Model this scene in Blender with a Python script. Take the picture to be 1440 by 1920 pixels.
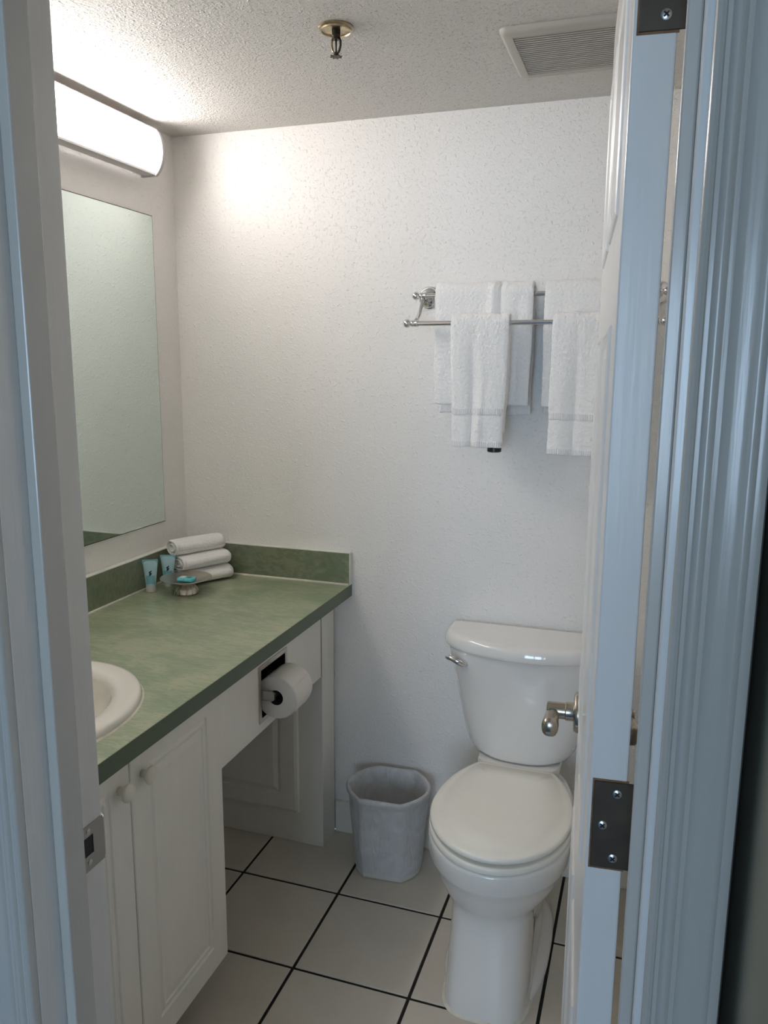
import bpy, bmesh, math, random
from mathutils import Vector, Matrix, noise
random.seed(7)
PI = math.pi
sc = bpy.context.scene
for o in list(bpy.data.objects):
    bpy.data.objects.remove(o)
COL = sc.collection

# ------------------------------------------------------------------ camera
H = 2.2233                      # bathroom ceiling height
CAM = Vector((1.4592, -2.2811, 1.5401))
yaw, pitch, roll, FPX = 0.3226, -0.1822, 0.0064, 1498.78
fw = Vector((-math.sin(yaw)*math.cos(pitch), math.cos(yaw)*math.cos(pitch), math.sin(pitch)))
rt0 = Vector((math.cos(yaw), math.sin(yaw), 0)); up0 = rt0.cross(fw)
rt = rt0*math.cos(roll) + up0*math.sin(roll)
up = -rt0*math.sin(roll) + up0*math.cos(roll)
cd = bpy.data.cameras.new('camera'); cam = bpy.data.objects.new('camera', cd); COL.objects.link(cam)
cd.sensor_fit = 'HORIZONTAL'; cd.sensor_width = 36; cd.lens = FPX/1440*36; cd.clip_start = 0.02
cam.matrix_world = Matrix(((rt.x, up.x, -fw.x, CAM.x), (rt.y, up.y, -fw.y, CAM.y), (rt.z, up.z, -fw.z, CAM.z), (0, 0, 0, 1)))
sc.camera = cam

# ------------------------------------------------------------------ world, daylight, exposure
w = bpy.data.worlds.new('sky'); sc.world = w; w.use_nodes = True
bg = w.node_tree.nodes['Background']; bg.inputs[0].default_value = (0.42, 0.66, 1.0, 1); bg.inputs[1].default_value = 1.6
LAMP = 18.0                    # emission of the vanity light's diffuser
DAY = 74.0                     # daylight outside the bedroom window
WIN = (0.75, 2.05, 0.80, 2.05)  # bedroom window: x0, x1, z0, z1 in the wall at y = YB
YB = -5.3
ld = bpy.data.lights.new('window_daylight', 'AREA'); ld.shape = 'RECTANGLE'
ld.size = WIN[1]-WIN[0]+.1; ld.size_y = WIN[3]-WIN[2]+.1; ld.energy = DAY; ld.color = (0.58, 0.775, 1.0)
lo = bpy.data.objects.new('window_daylight', ld); COL.objects.link(lo)
lo.location = ((WIN[0]+WIN[1])/2, YB-.16, (WIN[2]+WIN[3])/2); lo.rotation_euler = (PI/2, 0, 0)
sc.cycles.max_bounces = 10; sc.cycles.diffuse_bounces = 6
vs = sc.view_settings
vs.view_transform = 'Standard'; vs.look = 'None'; vs.gamma = 1; vs.use_curve_mapping = False; vs.exposure = 0.0

# ------------------------------------------------------------------ materials
MATS = {}
def nodes(name):
    m = bpy.data.materials.new(name); m.use_nodes = True; MATS[name] = m
    nt = m.node_tree; return m, nt, nt.nodes['Principled BSDF']
def tc(nt, scale=1.0, vec=None):
    t = nt.nodes.new('ShaderNodeTexCoord'); mp = nt.nodes.new('ShaderNodeMapping')
    nt.links.new(t.outputs['Object'], mp.inputs['Vector'])
    mp.inputs['Scale'].default_value = vec or (scale, scale, scale); return mp.outputs[0]
def noise_n(nt, vec, scale, detail=4, rough=.5, dist=0):
    n = nt.nodes.new('ShaderNodeTexNoise'); n.inputs['Scale'].default_value = scale; n.inputs['Detail'].default_value = detail
    n.inputs['Roughness'].default_value = rough; n.inputs['Distortion'].default_value = dist
    nt.links.new(vec, n.inputs['Vector']); return n.outputs['Fac']
def ramp(nt, fac, stops):
    r = nt.nodes.new('ShaderNodeValToRGB'); nt.links.new(fac, r.inputs[0])
    e = r.color_ramp.elements
    while len(e) < len(stops): e.new(.5)
    for x, (p, c) in zip(e, stops):
        x.position = p; x.color = tuple(c)+(1,) if len(c) == 3 else c
    return r.outputs[0]
def bump(nt, bsdf, h, strength, dist=.002):
    b = nt.nodes.new('ShaderNodeBump'); b.inputs['Strength'].default_value = strength; b.inputs['Distance'].default_value = dist
    nt.links.new(h, b.inputs['Height']); nt.links.new(b.outputs[0], bsdf.inputs['Normal'])
def add(nt, a, b, k=1.0):
    m = nt.nodes.new('ShaderNodeMath'); m.operation = 'MULTIPLY_ADD'; nt.links.new(b, m.inputs[0]); m.inputs[1].default_value = k
    nt.links.new(a, m.inputs[2]); return m.outputs[0]
def mat(name, col, rough=.5, metal=0, var=.04, vscale=12, bumpy=0, bscale=80, bdist=.001, spec=.5, coat=0, stretch=None):
    m, nt, b = nodes(name)
    v = tc(nt, 1, stretch)
    f = noise_n(nt, v, vscale, 4)
    c0 = tuple(max(0, c*(1-var)) for c in col); c1 = tuple(min(1, c*(1+var)) for c in col)
    nt.links.new(ramp(nt, f, [(.3, c0), (.7, c1)]), b.inputs['Base Color'])
    b.inputs['Roughness'].default_value = rough; b.inputs['Metallic'].default_value = metal
    b.inputs['Specular IOR Level'].default_value = spec; b.inputs['Coat Weight'].default_value = coat
    if bumpy: bump(nt, b, noise_n(nt, v, bscale, 3), bumpy, bdist)
    return m
def wall_mat(name, col, rough, s1, s2, k, d):
    m, nt, b = nodes(name); v = tc(nt)
    b.inputs['Base Color'].default_value = col+(1,); b.inputs['Roughness'].default_value = rough
    fine = noise_n(nt, v, s1, 3, .5, .3)
    blobs = noise_n(nt, v, s2, 2, .45, .6)
    bl = ramp(nt, blobs, [(.57, (0, 0, 0)), (.78, (1, 1, 1))])
    f2 = ramp(nt, noise_n(nt, v, 1.7, 3), [(.3, tuple(c*.975 for c in col)), (.7, col)])
    nt.links.new(f2, b.inputs['Base Color'])
    bump(nt, b, add(nt, fine, bl, 1.1), k, d); return m

wall_mat('wall_paint', (.87, .85, .82), .42, 190, 110, .6, .0023)
wall_mat('ceiling_paint', (.72, .69, .655), .6, 200, 120, .9, .0034)
wall_mat('hall_paint', (.70, .68, .62), .6, 150, 60, .3, .002)
mat('gap_shade', (.012, .010, .007), .9)
mat('olive_wall', (.27, .27, .21), .55, bumpy=.3, bscale=90)
mat('carpet', (.11, .18, .29), .95, bumpy=.5, bscale=300, bdist=.004)
# glossy brush-painted woodwork
def paint(name, col, rough, k):
    m, nt, b = nodes(name)
    v = tc(nt, 1, (1, 1, .05)); f = noise_n(nt, v, 160, 3)
    v2 = tc(nt, 1, (1, 1, .25)); f2 = noise_n(nt, v2, 30, 4)
    nt.links.new(ramp(nt, f2, [(.3, tuple(c*.96 for c in col)), (.7, col)]), b.inputs['Base Color'])
    b.inputs['Roughness'].default_value = rough; b.inputs['Coat Weight'].default_value = .25; b.inputs['Coat Roughness'].default_value = .15
    bump(nt, b, f, k, .0008); return m
paint('gloss_trim', (.80, .79, .77), .28, .5)
paint('shaded_trim', (.56, .54, .50), .26, .5)  # gloss trim darkened so stops and casings carry the hall's shade in their colour
paint('door_paint', (.80, .79, .77), .3, .35)
paint('cabinet_paint', (.83, .805, .735), .38, .12)
mat('panel_paint', (.75, .72, .64), .4)
mat('cabinet_dark', (.20, .18, .14), .6)
# green streaked laminate
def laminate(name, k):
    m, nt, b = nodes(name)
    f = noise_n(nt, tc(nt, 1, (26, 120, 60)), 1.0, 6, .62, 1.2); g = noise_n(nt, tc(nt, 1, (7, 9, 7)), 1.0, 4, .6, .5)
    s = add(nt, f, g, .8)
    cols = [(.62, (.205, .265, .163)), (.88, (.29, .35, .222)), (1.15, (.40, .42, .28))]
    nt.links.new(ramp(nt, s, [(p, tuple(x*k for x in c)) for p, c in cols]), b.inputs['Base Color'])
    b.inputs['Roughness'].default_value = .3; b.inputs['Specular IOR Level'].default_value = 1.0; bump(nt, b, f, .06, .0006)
laminate('green_laminate', 1.0); laminate('shaded_laminate', .6)  # backsplash copy darkened: shade on the upright faces put into its colour
mat('caulk', (.74, .70, .60), .5, var=.12, vscale=40)
mat('splash_cap', (.72, .74, .66), .35)
def tile_mat():
    m, nt, b = nodes('tile')
    oi = nt.nodes.new('ShaderNodeObjectInfo')
    f = noise_n(nt, tc(nt, 1), 9, 5, .6); f2 = noise_n(nt, tc(nt, 1), 140, 2)
    s = add(nt, f, oi.outputs['Random'], .18)
    nt.links.new(ramp(nt, s, [(.3, (.58, .53, .45)), (.85, (.65, .595, .51))]), b.inputs['Base Color'])
    b.inputs['Roughness'].default_value = .38; bump(nt, b, add(nt, f2, f, .6), .12, .001)
tile_mat()
mat('grout', (.016, .012, .009), .9, var=.5, vscale=60, bumpy=.4, bscale=200)
mat('porcelain', (.82, .805, .775), .045, coat=.6, var=.01)
mat('seat_plastic', (.90, .875, .80), .2, var=.01)
mat('sink_china', (.80, .77, .69), .1, coat=.5, var=.01)
mat('chrome', (.72, .72, .73), .1, 1, var=.01)
mat('nickel', (.46, .41, .34), .26, 1, var=.05, stretch=(200, 200, 4))
mat('pewter', (.58, .54, .48), .3, 1, var=.08)
mat('bronze_plate', (.085, .068, .052), .45, .6, var=.15, vscale=30)
mat('old_brass', (.42, .34, .22), .3, 1, var=.35, vscale=60)
mat('dark_metal', (.06, .05, .04), .4, .9)
mat('steel', (.40, .39, .37), .34, 1, var=.06)
mat('screw_steel', (.55, .55, .53), .3, 1)
mat('black', (.006, .006, .006), .5)
mat('black_plastic', (.012, .012, .013), .35)
mat('raw_wood', (.22, .12, .06), .8, var=.3, vscale=60)
mat('white_plastic', (.68, .66, .61), .45, var=.01)
mat('vent_plastic', (.50, .475, .425), .5, var=.02)
mat('vent_dark', (.05, .045, .04), .7)
mat('lamp_metal', (.50, .475, .47), .35, .3, var=.01)
mat('lamp_cap', (.42, .40, .40), .45, var=.01)
mat('bin_plastic', (.62, .60, .555), .45, var=.02)
mat('knob_ivory', (.76, .735, .63), .3, var=.02)
mat('paper', (.74, .705, .66), .95, var=.02, bumpy=.3, bscale=120)
mat('cardboard', (.03, .025, .02), .9)
mat('tube_blue', (.20, .47, .54), .25, var=.06, vscale=60)
mat('tube_pale', (.42, .63, .68), .25, var=.05, vscale=60)
mat('tube_cap', (.62, .64, .58), .3)
mat('print_dark', (.012, .02, .05), .5)
mat('print_teal', (.07, .24, .31), .5)
mat('soap_blue', (.10, .50, .56), .3, var=.25, vscale=90)
mat('soap_white', (.66, .76, .76), .3)
def terry(name, col):
    m, nt, b = nodes(name); v = tc(nt)
    a = noise_n(nt, v, 300, 2, .6); c = noise_n(nt, v, 120, 4, .65)
    b.inputs['Base Color'].default_value = col+(1,); b.inputs['Roughness'].default_value = .95
    b.inputs['Sheen Weight'].default_value = .3; b.inputs['Specular IOR Level'].default_value = .15
    nt.links.new(ramp(nt, c, [(.3, tuple(x*.94 for x in col)), (.7, col)]), b.inputs['Base Color'])
    bump(nt, b, add(nt, a, c, 1.2), .5, .004); return m
terry('terry_white', (.92, .91, .89)); terry('terry_smooth', (.92, .91, .89))
def weave():
    m, nt, b = nodes('woven_band'); v = tc(nt)
    wv = nt.nodes.new('ShaderNodeTexWave'); wv.inputs['Scale'].default_value = 55; wv.bands_direction = 'X'; nt.links.new(v, wv.inputs['Vector'])
    b.inputs['Base Color'].default_value = (.78, .77, .765, 1); b.inputs['Roughness'].default_value = .9
    bump(nt, b, wv.outputs['Fac'], .5, .002)
weave()
def mirror_mat():
    m, nt, b = nodes('mirror_glass')
    f = noise_n(nt, tc(nt), 3, 2)
    nt.links.new(ramp(nt, f, [(.3, (.74, .83, .80)), (.7, (.745, .835, .805))]), b.inputs['Base Color'])
    b.inputs['Metallic'].default_value = 1; b.inputs['Roughness'].default_value = .015
mirror_mat()
def film():
    m, nt, b = nodes('liner_film'); v = tc(nt)
    b.inputs['Base Color'].default_value = (.74, .75, .76, 1); b.inputs['Roughness'].default_value = .28
    tr = nt.nodes.new('ShaderNodeBsdfTransparent'); mx = nt.nodes.new('ShaderNodeMixShader')
    f = noise_n(nt, v, 14, 3, .6, 1.5)
    fr = ramp(nt, f, [(.35, (.62, .62, .62)), (.75, (.82, .82, .82))])
    out = nt.nodes['Material Output']
    nt.links.new(fr, mx.inputs[0]); nt.links.new(tr.outputs[0], mx.inputs[1]); nt.links.new(b.outputs[0], mx.inputs[2]); nt.links.new(mx.outputs[0], out.inputs['Surface'])
    bump(nt, b, noise_n(nt, tc(nt, 1, (1, 1, .35)), 45, 4, .6, 1.0), .9, .006)
film()
def pane():
    m, nt, b = nodes('window_glass')
    tr = nt.nodes.new('ShaderNodeBsdfTransparent'); gl = nt.nodes.new('ShaderNodeBsdfGlossy'); mx = nt.nodes.new('ShaderNodeMixShader')
    gl.inputs['Roughness'].default_value = .02; mx.inputs[0].default_value = .05
    nt.links.new(tr.outputs[0], mx.inputs[1]); nt.links.new(gl.outputs[0], mx.inputs[2]); nt.links.new(mx.outputs[0], nt.nodes['Material Output'].inputs['Surface'])
pane()
def lamp_mat():
    m, nt, b = nodes('lamp_diffuser')
    b.inputs['Base Color'].default_value = (.9, .9, .9, 1); b.inputs['Roughness'].default_value = .4
    b.inputs['Emission Color'].default_value = (1.0, .955, .93, 1); b.inputs['Emission Strength'].default_value = LAMP
lamp_mat()

# ------------------------------------------------------------------ mesh helpers
def box(bm, x0, x1, y0, y1, z0, z1, bev=0, seg=2):
    r = bmesh.ops.create_cube(bm, size=1)
    vv = r['verts']
    for v in vv:
        v.co = Vector((x0+(v.co.x+.5)*(x1-x0), y0+(v.co.y+.5)*(y1-y0), z0+(v.co.z+.5)*(z1-z0)))
    if bev:
        es = {e for v in vv for e in v.link_edges}
        bmesh.ops.bevel(bm, geom=list(es), offset=bev, segments=seg, profile=.5, affect='EDGES')
    return bm
def B(*a, **k): return box(bmesh.new(), *a, **k)
def ring_loft(bm, rings, cap0=True, cap1=True, closed=True):
    vr = [[bm.verts.new(p) for p in r] for r in rings]
    n = len(vr[0])
    for a, b in zip(vr[:-1], vr[1:]):
        for i in range(n if closed else n-1):
            j = (i+1) % n
            bm.faces.new((a[i], a[j], b[j], b[i]))
    if cap0 and closed: bm.faces.new(list(reversed(vr[0])))
    if cap1 and closed: bm.faces.new(vr[-1])
    return bm
def lathe(bm, prof, axis=(0, 0, 1), loc=(0, 0, 0), n=32, cap=True):
    """prof: list of (radius, height along axis)"""
    a = Vector(axis).normalized(); q = Vector((0, 0, 1)).rotation_difference(a); L = Vector(loc)
    rings = [[L + q @ Vector((r*math.cos(2*PI*i/n), r*math.sin(2*PI*i/n), h)) for i in range(n)] for r, h in [(max(r, 1e-5), h) for r, h in prof]]
    return ring_loft(bm, rings, cap, cap)
def tube(bm, pts, rad, n=14, flat=None):
    pts = [Vector(p) for p in pts]
    if not isinstance(rad, (list, tuple)): rad = [rad]*len(pts)
    rings = []; ref = None
    for i, p in enumerate(pts):
        t = (pts[min(i+1, len(pts)-1)]-pts[max(i-1, 0)]).normalized()
        if ref is None: ref = Vector((0, 0, 1)) if abs(t.z) < .9 else Vector((1, 0, 0))
        s = t.cross(ref).normalized(); u = s.cross(t).normalized(); ref = u
        f = flat[i] if flat else 1
        rings.append([p + s*math.cos(2*PI*k/n)*rad[i] + u*math.sin(2*PI*k/n)*rad[i]*f for k in range(n)])
    return ring_loft(bm, rings)
def sphere(bm, c, r, n=16, sc=(1, 1, 1)):
    rr = bmesh.ops.create_uvsphere(bm, u_segments=n, v_segments=n//2+2, radius=r)
    for v in rr['verts']: v.co = Vector((v.co.x*sc[0], v.co.y*sc[1], v.co.z*sc[2]))+Vector(c)
    return bm
def prism(bm, poly, z0, z1):
    return ring_loft(bm, [[Vector((x, y, z0)) for x, y in poly], [Vector((x, y, z1)) for x, y in poly]])
def obj(name, bm, m, parent=None, smooth=False, auto=None, local=True):
    bmesh.ops.recalc_face_normals(bm, faces=bm.faces)
    me = bpy.data.meshes.new(name); bm.to_mesh(me); bm.free()
    o = bpy.data.objects.new(name, me); COL.objects.link(o)
    me.materials.append(MATS[m] if isinstance(m, str) else m)
    if smooth or auto is not None:
        for p in me.polygons: p.use_smooth = True
        if auto is not None:
            try: me.set_sharp_from_angle(angle=math.radians(auto))
            except Exception: pass
    if parent is not None:
        o.parent = parent
    return o
def tag(o, label, cat, group=None):
    o['label'] = label; o['category'] = cat
    if group: o['group'] = group
    return o
def struct(o): o['kind'] = 'structure'; return o
def thing(name, label, cat, loc=(0, 0, 0), rz=0, group=None):
    e = bpy.data.objects.new(name, None); COL.objects.link(e); e.empty_display_size = .05
    e.location = loc; e.rotation_euler = (0, 0, rz)
    if label: tag(e, label, cat, group)
    return e
def shift(bm, d):
    for v in bm.verts: v.co -= Vector(d)
    return bm

# ------------------------------------------------------------------ room shell
XR = 1.62; YF = -1.545; YH = -1.665; HH = 2.44
struct(obj('wall_left', B(-.1, 0, YF, 0, 0, HH), 'wall_paint'))
struct(obj('wall_back', B(-.1, XR+.1, 0, .1, 0, HH), 'wall_paint'))
struct(obj('wall_right', B(XR, XR+.1, YF, 0, 0, HH), 'wall_paint'))
struct(obj('ceiling', B(0, XR, YF, 0, H, H+.08), 'ceiling_paint'))
bm = bmesh.new()
box(bm, -2.2, .835, YH, YF, 0, HH); box(bm, 1.493, 1.5375, YH, YF, 0, HH); box(bm, 1.5375, 3.2, -1.60, YF, 0, HH); box(bm, .835, 1.493, YH, YF, 2.065, HH)
struct(obj('wall_front', bm, 'wall_paint'))
# bathroom floor: grout bed with single tiles on it
struct(obj('shade_strip', B(1.5385, 1.552, -1.604, -1.6005, 0, HH), 'gap_shade'))  # near-black strip standing in for the shade in the gap beside the casing
fl = struct(obj('floor', B(0, XR, YF, 0, -.05, -.004), 'grout'))
T = .313; GX, GY = .6637, -.3089; g = .0042
random.seed(3)
for i in range(-4, 5):
    for j in range(-5, 3):
        x0, x1 = GX+i*T+g, GX+(i+1)*T-g; y0, y1 = GY+j*T+g, GY+(j+1)*T-g
        x0 = max(x0, .001); x1 = min(x1, XR-.001); y0 = max(y0, YF+.001); y1 = min(y1, -.001)
        if x1-x0 < .01 or y1-y0 < .01: continue
        cx, cy = (x0+x1)/2, (y0+y1)/2
        t = obj('tile', B(x0-cx, x1-cx, y0-cy, y1-cy, -.004, 0, bev=.0012, seg=1), 'tile', fl)
        t.location = (cx, cy, random.uniform(-.0004, .0002))
# bedroom behind the camera: it carries the window that gives the daylight
struct(obj('floor_hall', B(-2.2, 3.2, YB, YH, -.052, -.004), 'carpet'))
struct(obj('ceiling_bedroom', B(-2.2, 3.2, YB, YH, HH, HH+.08), 'hall_paint'))
struct(obj('wall_hall_right', B(1.549, 1.65, -2.75, -1.601, 0, HH), 'olive_wall'))
struct(obj('wall_bedroom_left', B(-2.3, -2.2, YB, YH, 0, HH), 'hall_paint'))
struct(obj('wall_bedroom_right', B(3.2, 3.3, YB, YH, 0, HH), 'hall_paint'))
struct(obj('wall_bedroom_closet', B(1.65, 3.2, -2.75, -2.65, 0, HH), 'hall_paint'))
bm = bmesh.new()
x0, x1, z0, z1 = WIN
box(bm, -2.2, x0, YB-.12, YB, 0, HH); box(bm, x1, 3.2, YB-.12, YB, 0, HH); box(bm, x0, x1, YB-.12, YB, 0, z0); box(bm, x0, x1, YB-.12, YB, z1, HH)
struct(obj('wall_bedroom_window', bm, 'hall_paint'))
win = struct(thing('window_1', None, None, (0, YB-.06, 0)))
bm = bmesh.new()
for a in ((x0, x0+.04, z0, z1), (x1-.04, x1, z0, z1), (x0, x1, z0, z0+.04), (x0, x1, z1-.04, z1)): box(bm, a[0], a[1], -.03, .03, a[2], a[3])
obj('window_frame', bm, 'white_plastic', win)
xm = (x0+x1)/2
obj('mullion', B(xm-.03, xm+.03, -.025, .025, z0, z1), 'white_plastic', win)
for a, b in ((x0+.04, xm-.03), (xm+.03, x1-.04)):
    obj('pane', B(a, b, -.003, .003, z0+.04, z1-.04), 'window_glass', win)

# baseboards
bb = struct(obj('baseboard_back', B(.536, XR, -.012, 0, 0, .108, bev=.003), 'cabinet_paint'))
obj('caulk_bead', B(.536, XR, -.011, 0, .108, .112, bev=.0015, seg=1), 'caulk', bb)
struct(obj('baseboard_right', B(XR-.012, XR, YF, -.012, 0, .108, bev=.003), 'cabinet_paint'))

# ------------------------------------------------------------------ door frame
XL, XJ = .853, 1.475
def casing_profile(inner, s):
    """s=+1: runs to +x (right casing), -1: to -x"""
    pr = [(0, 0), (0, .009), (.0015, .0115), (.004, .0125), (.0065, .0115), (.0075, .0095), (.0105, .0095), (.0125, .0125), (.0145, .0135), (.018, .0130),
          (.020, .0112), (.0235, .0112), (.0255, .0138), (.030, .0150), (.036, .0152), (.040, .0160), (.0425, .0172), (.0465, .0172), (.0485, .0158), (.0525, .0165), (.0555, .0155), (.057, .012), (.057, 0)]
    p = [(inner+s*u, YH-t) for u, t in pr]
    return p if s > 0 else list(reversed(p))
def jamb(name, x0, x1, sx0, sx1):
    j = struct(obj(name, B(x0, x1, YH, YF, 0, 2.065, bev=.0012, seg=1), 'gloss_trim'))
    obj('door_stop', B(sx0, sx1, -1.627, -1.593, 0, 2.047, bev=.0018, seg=2), 'shaded_trim', j)
    return j
trL = jamb('trim_1', XL-.018, XL, XL, XL+.0135)
obj('casing', prism(bmesh.new(), casing_profile(XL-.0002, -1), 0, 2.12), 'shaded_trim', trL, auto=40)
trR = jamb('trim_2', XJ, XJ+.018, XJ-.0115, XJ)
obj('casing', prism(bmesh.new(), casing_profile(XJ+.006, 1), 0, 2.12), 'shaded_trim', trR, auto=40)
tr3 = struct(obj('trim_3', B(XL, XJ, YH, YF, 2.047, 2.065), 'gloss_trim'))
obj('door_stop', B(XL, XJ, -1.626, -1.593, 2.0355, 2.047), 'gloss_trim', tr3)
# strike plate in the left jamb
def screw(parent, c, axis, r=.0042):
    bm = bmesh.new(); lathe(bm, [(r, 0), (r, .0006), (r*.7, .0013), (0, .0015)], axis, c, 16)
    s = obj('screw', bm, 'screw_steel', parent, auto=30)
    a = Vector(axis); u = Vector((0, 0, 1)).cross(a).normalized(); v = a.cross(u)
    bm = bmesh.new(); c = Vector(c)+a*.0013
    for k in (0, 1):
        d = (u+v).normalized() if k else (u-v).normalized(); e = a.cross(d)
        L, W = r*.62, r*.16
        ring_loft(bm, [[c+d*L*p+e*W*q for p, q in ((-1, -1), (1, -1), (1, 1), (-1, 1))], [c+a*.0004+d*L*p+e*W*q for p, q in ((-1, -1), (1, -1), (1, 1), (-1, 1))]])
    return s, bm
ys0, ys1, zs0, zs1 = -1.5805, -1.545, .942, 1.000
hole = (-1.5805, -1.5640, .962, .986)
bm = bmesh.new()
pt = .0014
box(bm, XL, XL+pt, hole[1], ys1, zs0, zs1); box(bm, XL, XL+pt, ys0, hole[1], zs0, hole[2]); box(bm, XL, XL+pt, ys0, hole[1], hole[3], zs1)
# rounded lip that curls round the bathroom edge
N = 8
lip = [[Vector((XL-.0002-.006*(k/N)**2+pt*o, ys1+.0065*k/N, z)) for o in (0, 1)] for z in (0,) for k in range(N+1)]
rings = []
for z in (zs0+.004, zs1-.004):
    rings.append([Vector((XL+pt-.007*(k/N)**2, ys1+.007*k/N, z)) for k in range(N+1)]+[Vector((XL-.001-.007*(k/N)**2, ys1+.007*k/N, z)) for k in range(N, -1, -1)])
ring_loft(bm, rings)
sp = obj('strike_plate', bm, 'steel', trL)
sp['label'] = 'steel strike plate with latch hole'
obj('latch_hole', B(XL+.0001, XL+.0006, *hole), 'black', sp)
for z in (.9525, .9925):
    s, b2 = screw(sp, (XL+pt, -1.572, z), (1, 0, 0), .0036); b2.free()

# ------------------------------------------------------------------ door, opened into the bathroom
BETA = math.radians(5.15)
door = struct(thing('door_1', None, None, (1.4232, -1.541, 0), BETA))
DT, DW, DH = .035, .612, 2.03
slab = obj('slab', B(0, DT, 0, DW, .012, DH, bev=.0018, seg=2), 'door_paint', door)
def frame_mould(bm, y0, y1, z0, z1, xs, sgn, w=.014, h=.0035):
    # raised ogee frame round a panel: nested rectangles lofted
    prof = [(0, 0), (.002, h*.6), (.005, h), (.008, h), (.010, h*.55), (w, 0)]
    prev = None
    for u, t in prof:
        r = [bm.verts.new((xs+sgn*(t+.00005), y, z)) for y, z in ((y0+u, z0+u), (y1-u, z0+u), (y1-u, z1-u), (y0+u, z1-u))]
        if prev:
            for i in range(4):
                k = (i+1) % 4; bm.faces.new((prev[i], prev[k], r[k], r[i]))
        prev = r
    # raised field
    f0 = .032
    rings = []
    for u, t in ((f0-.012, .0002), (f0, h*.75), (f0+.001, h*.8)):
        rings.append([Vector((xs+sgn*t, y, z)) for y, z in ((y0+u, z0+u), (y1-u, z0+u), (y1-u, z1-u), (y0+u, z1-u))])
    ring_loft(bm, rings, False, True)
for sgn, xs in ((-1, 0), (1, DT)):
    for (z0, z1) in ((.22, .82), (1.0, 1.58), (1.68, 1.92)):
        for (y0, y1) in ((.085, .28), (.332, .527)):
            bm = bmesh.new(); frame_mould(bm, y0, y1, z0, z1, xs, sgn); obj('panel', bm, 'door_paint', door)
for zc in (1.102, 1.853, .345):
    h = obj('hinge', B(.0045, .0452, -.0016, .0006, zc-.0455, zc+.0455, bev=.0005, seg=1), 'bronze_plate', door)
    h['label'] = 'dark bronze hinge leaf'
    for sx, sz in ((.0262, .034), (.0142, 0), (.0255, -.034)):
        s, b2 = screw(h, (sx, -.0016, zc+sz), (0, -1, 0), .0044)
        obj('cross_slot', b2, 'black', h)
    bm = bmesh.new(); lathe(bm, [(.0052, -.0455), (.0052, .0455)], (0, 0, 1), (.0475, .004, zc), 16); obj('barrel', bm, 'bronze_plate', h, auto=40)
    obj('mortise_edge', B(.0030, .0365, -.0004, .0006, zc-.0475, zc+.0475), 'raw_wood', h)
def handle(sgn, xs):
    e = bpy.data.objects.new('lever_handle', None); COL.objects.link(e); e.parent = door; e.location = (xs, DW-.060, .972)
    bm = bmesh.new(); lathe(bm, [(.034, 0), (.034, .005), (.0325, .0078), (.029, .009), (0, .0092)], (sgn, 0, 0), (0, 0, 0), 40); obj('rosette', bm, 'nickel', e, auto=35)
    bm = bmesh.new(); lathe(bm, [(.017, .008), (.0155, .011), (.0155, .022), (.0138, .0235), (.0138, .0515), (.0115, .0535), (0, .0535)], (sgn, 0, 0), (0, 0, 0), 32); obj('neck', bm, 'nickel', e, auto=35)
    bm = bmesh.new(); rings = []
    for k in range(15):
        t = k/14; y = .010-.066*t; xc = sgn*(.0425+.004*t); zc = -.007*t
        hw = .0090+.0055*t; hz = .0085*(1-t)+.0150*t
        if k == 0: hw *= .6; hz *= .6
        if k == 13: hw *= .93; hz *= .93
        if k == 14: hw *= .66; hz *= .66
        rings.append([Vector((xc+hw*math.copysign(abs(math.cos(a))**.7, math.cos(a)), y, zc-.001+hz*math.sin(a)*(1 if math.sin(a) > 0 else 1.25))) for a in [2*PI*i/20 for i in range(20)]])
    ring_loft(bm, rings); obj('lever', bm, 'nickel', e, smooth=True)
    return e
handle(-1, 0); handle(1, DT)

# ------------------------------------------------------------------ vanity: countertop
W, ZT, ZB = .591, .860, .822
top = thing('countertop', 'long green laminate countertop running along the mirror wall', 'countertop')
SCX, SCY, SA, SB = .307, -1.115, .228, .262      # sink centre and half axes (x, y)
def slab_hole(x0, x1, y0, y1, z0, z1, cx, cy, a, b, n=72):
    bm = bmesh.new()
    angs = sorted([2*PI*i/n for i in range(n)] + [math.atan2(y-cy, x-cx) % (2*PI) for x in (x0, x1) for y in (y0, y1)])
    def outer(t):
        dx, dy = math.cos(t), math.sin(t); s = 1e9
        if dx > 1e-9: s = min(s, (x1-cx)/dx)
        if dx < -1e-9: s = min(s, (x0-cx)/dx)
        if dy > 1e-9: s = min(s, (y1-cy)/dy)
        if dy < -1e-9: s = min(s, (y0-cy)/dy)
        return cx+dx*s, cy+dy*s
    R = []
    for f, z in ((outer, z0), (outer, z1), (lambda t: (cx+a*math.cos(t), cy+b*math.sin(t)), z1), (lambda t: (cx+a*math.cos(t), cy+b*math.sin(t)), z0)):
        R.append([bm.verts.new((*f(t), z)) for t in angs])
    m = len(angs)
    for k in range(4):
        A, Bv = R[k], R[(k+1) % 4]
        for i in range(m):
            j = (i+1) % m; bm.faces.new((A[i], A[j], Bv[j], Bv[i]))
    return bm
obj('slab', slab_hole(.001, W, YF+.002, -.001, ZB, ZT, SCX, SCY, SA-.02, SB-.02), 'green_laminate', top)
mat('shaded_edge', (.088, .118, .073), .4, var=.25, vscale=30, stretch=(20, 4, 60))  # laminate green darkened, the unlit front edge's shade is in the colour
obj('front_edge', B(W-.0004, W+.0008, YF+.002, -.001, ZB, ZT-.0006), 'shaded_edge', top)
ZS = .964
obj('backsplash', B(.001, .020, YF+.002, -.001, ZT, ZS-.003), 'shaded_laminate', top)
obj('backsplash', B(.020, W-.001, -.020, -.001, ZT, ZS-.003), 'shaded_laminate', top)
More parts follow.
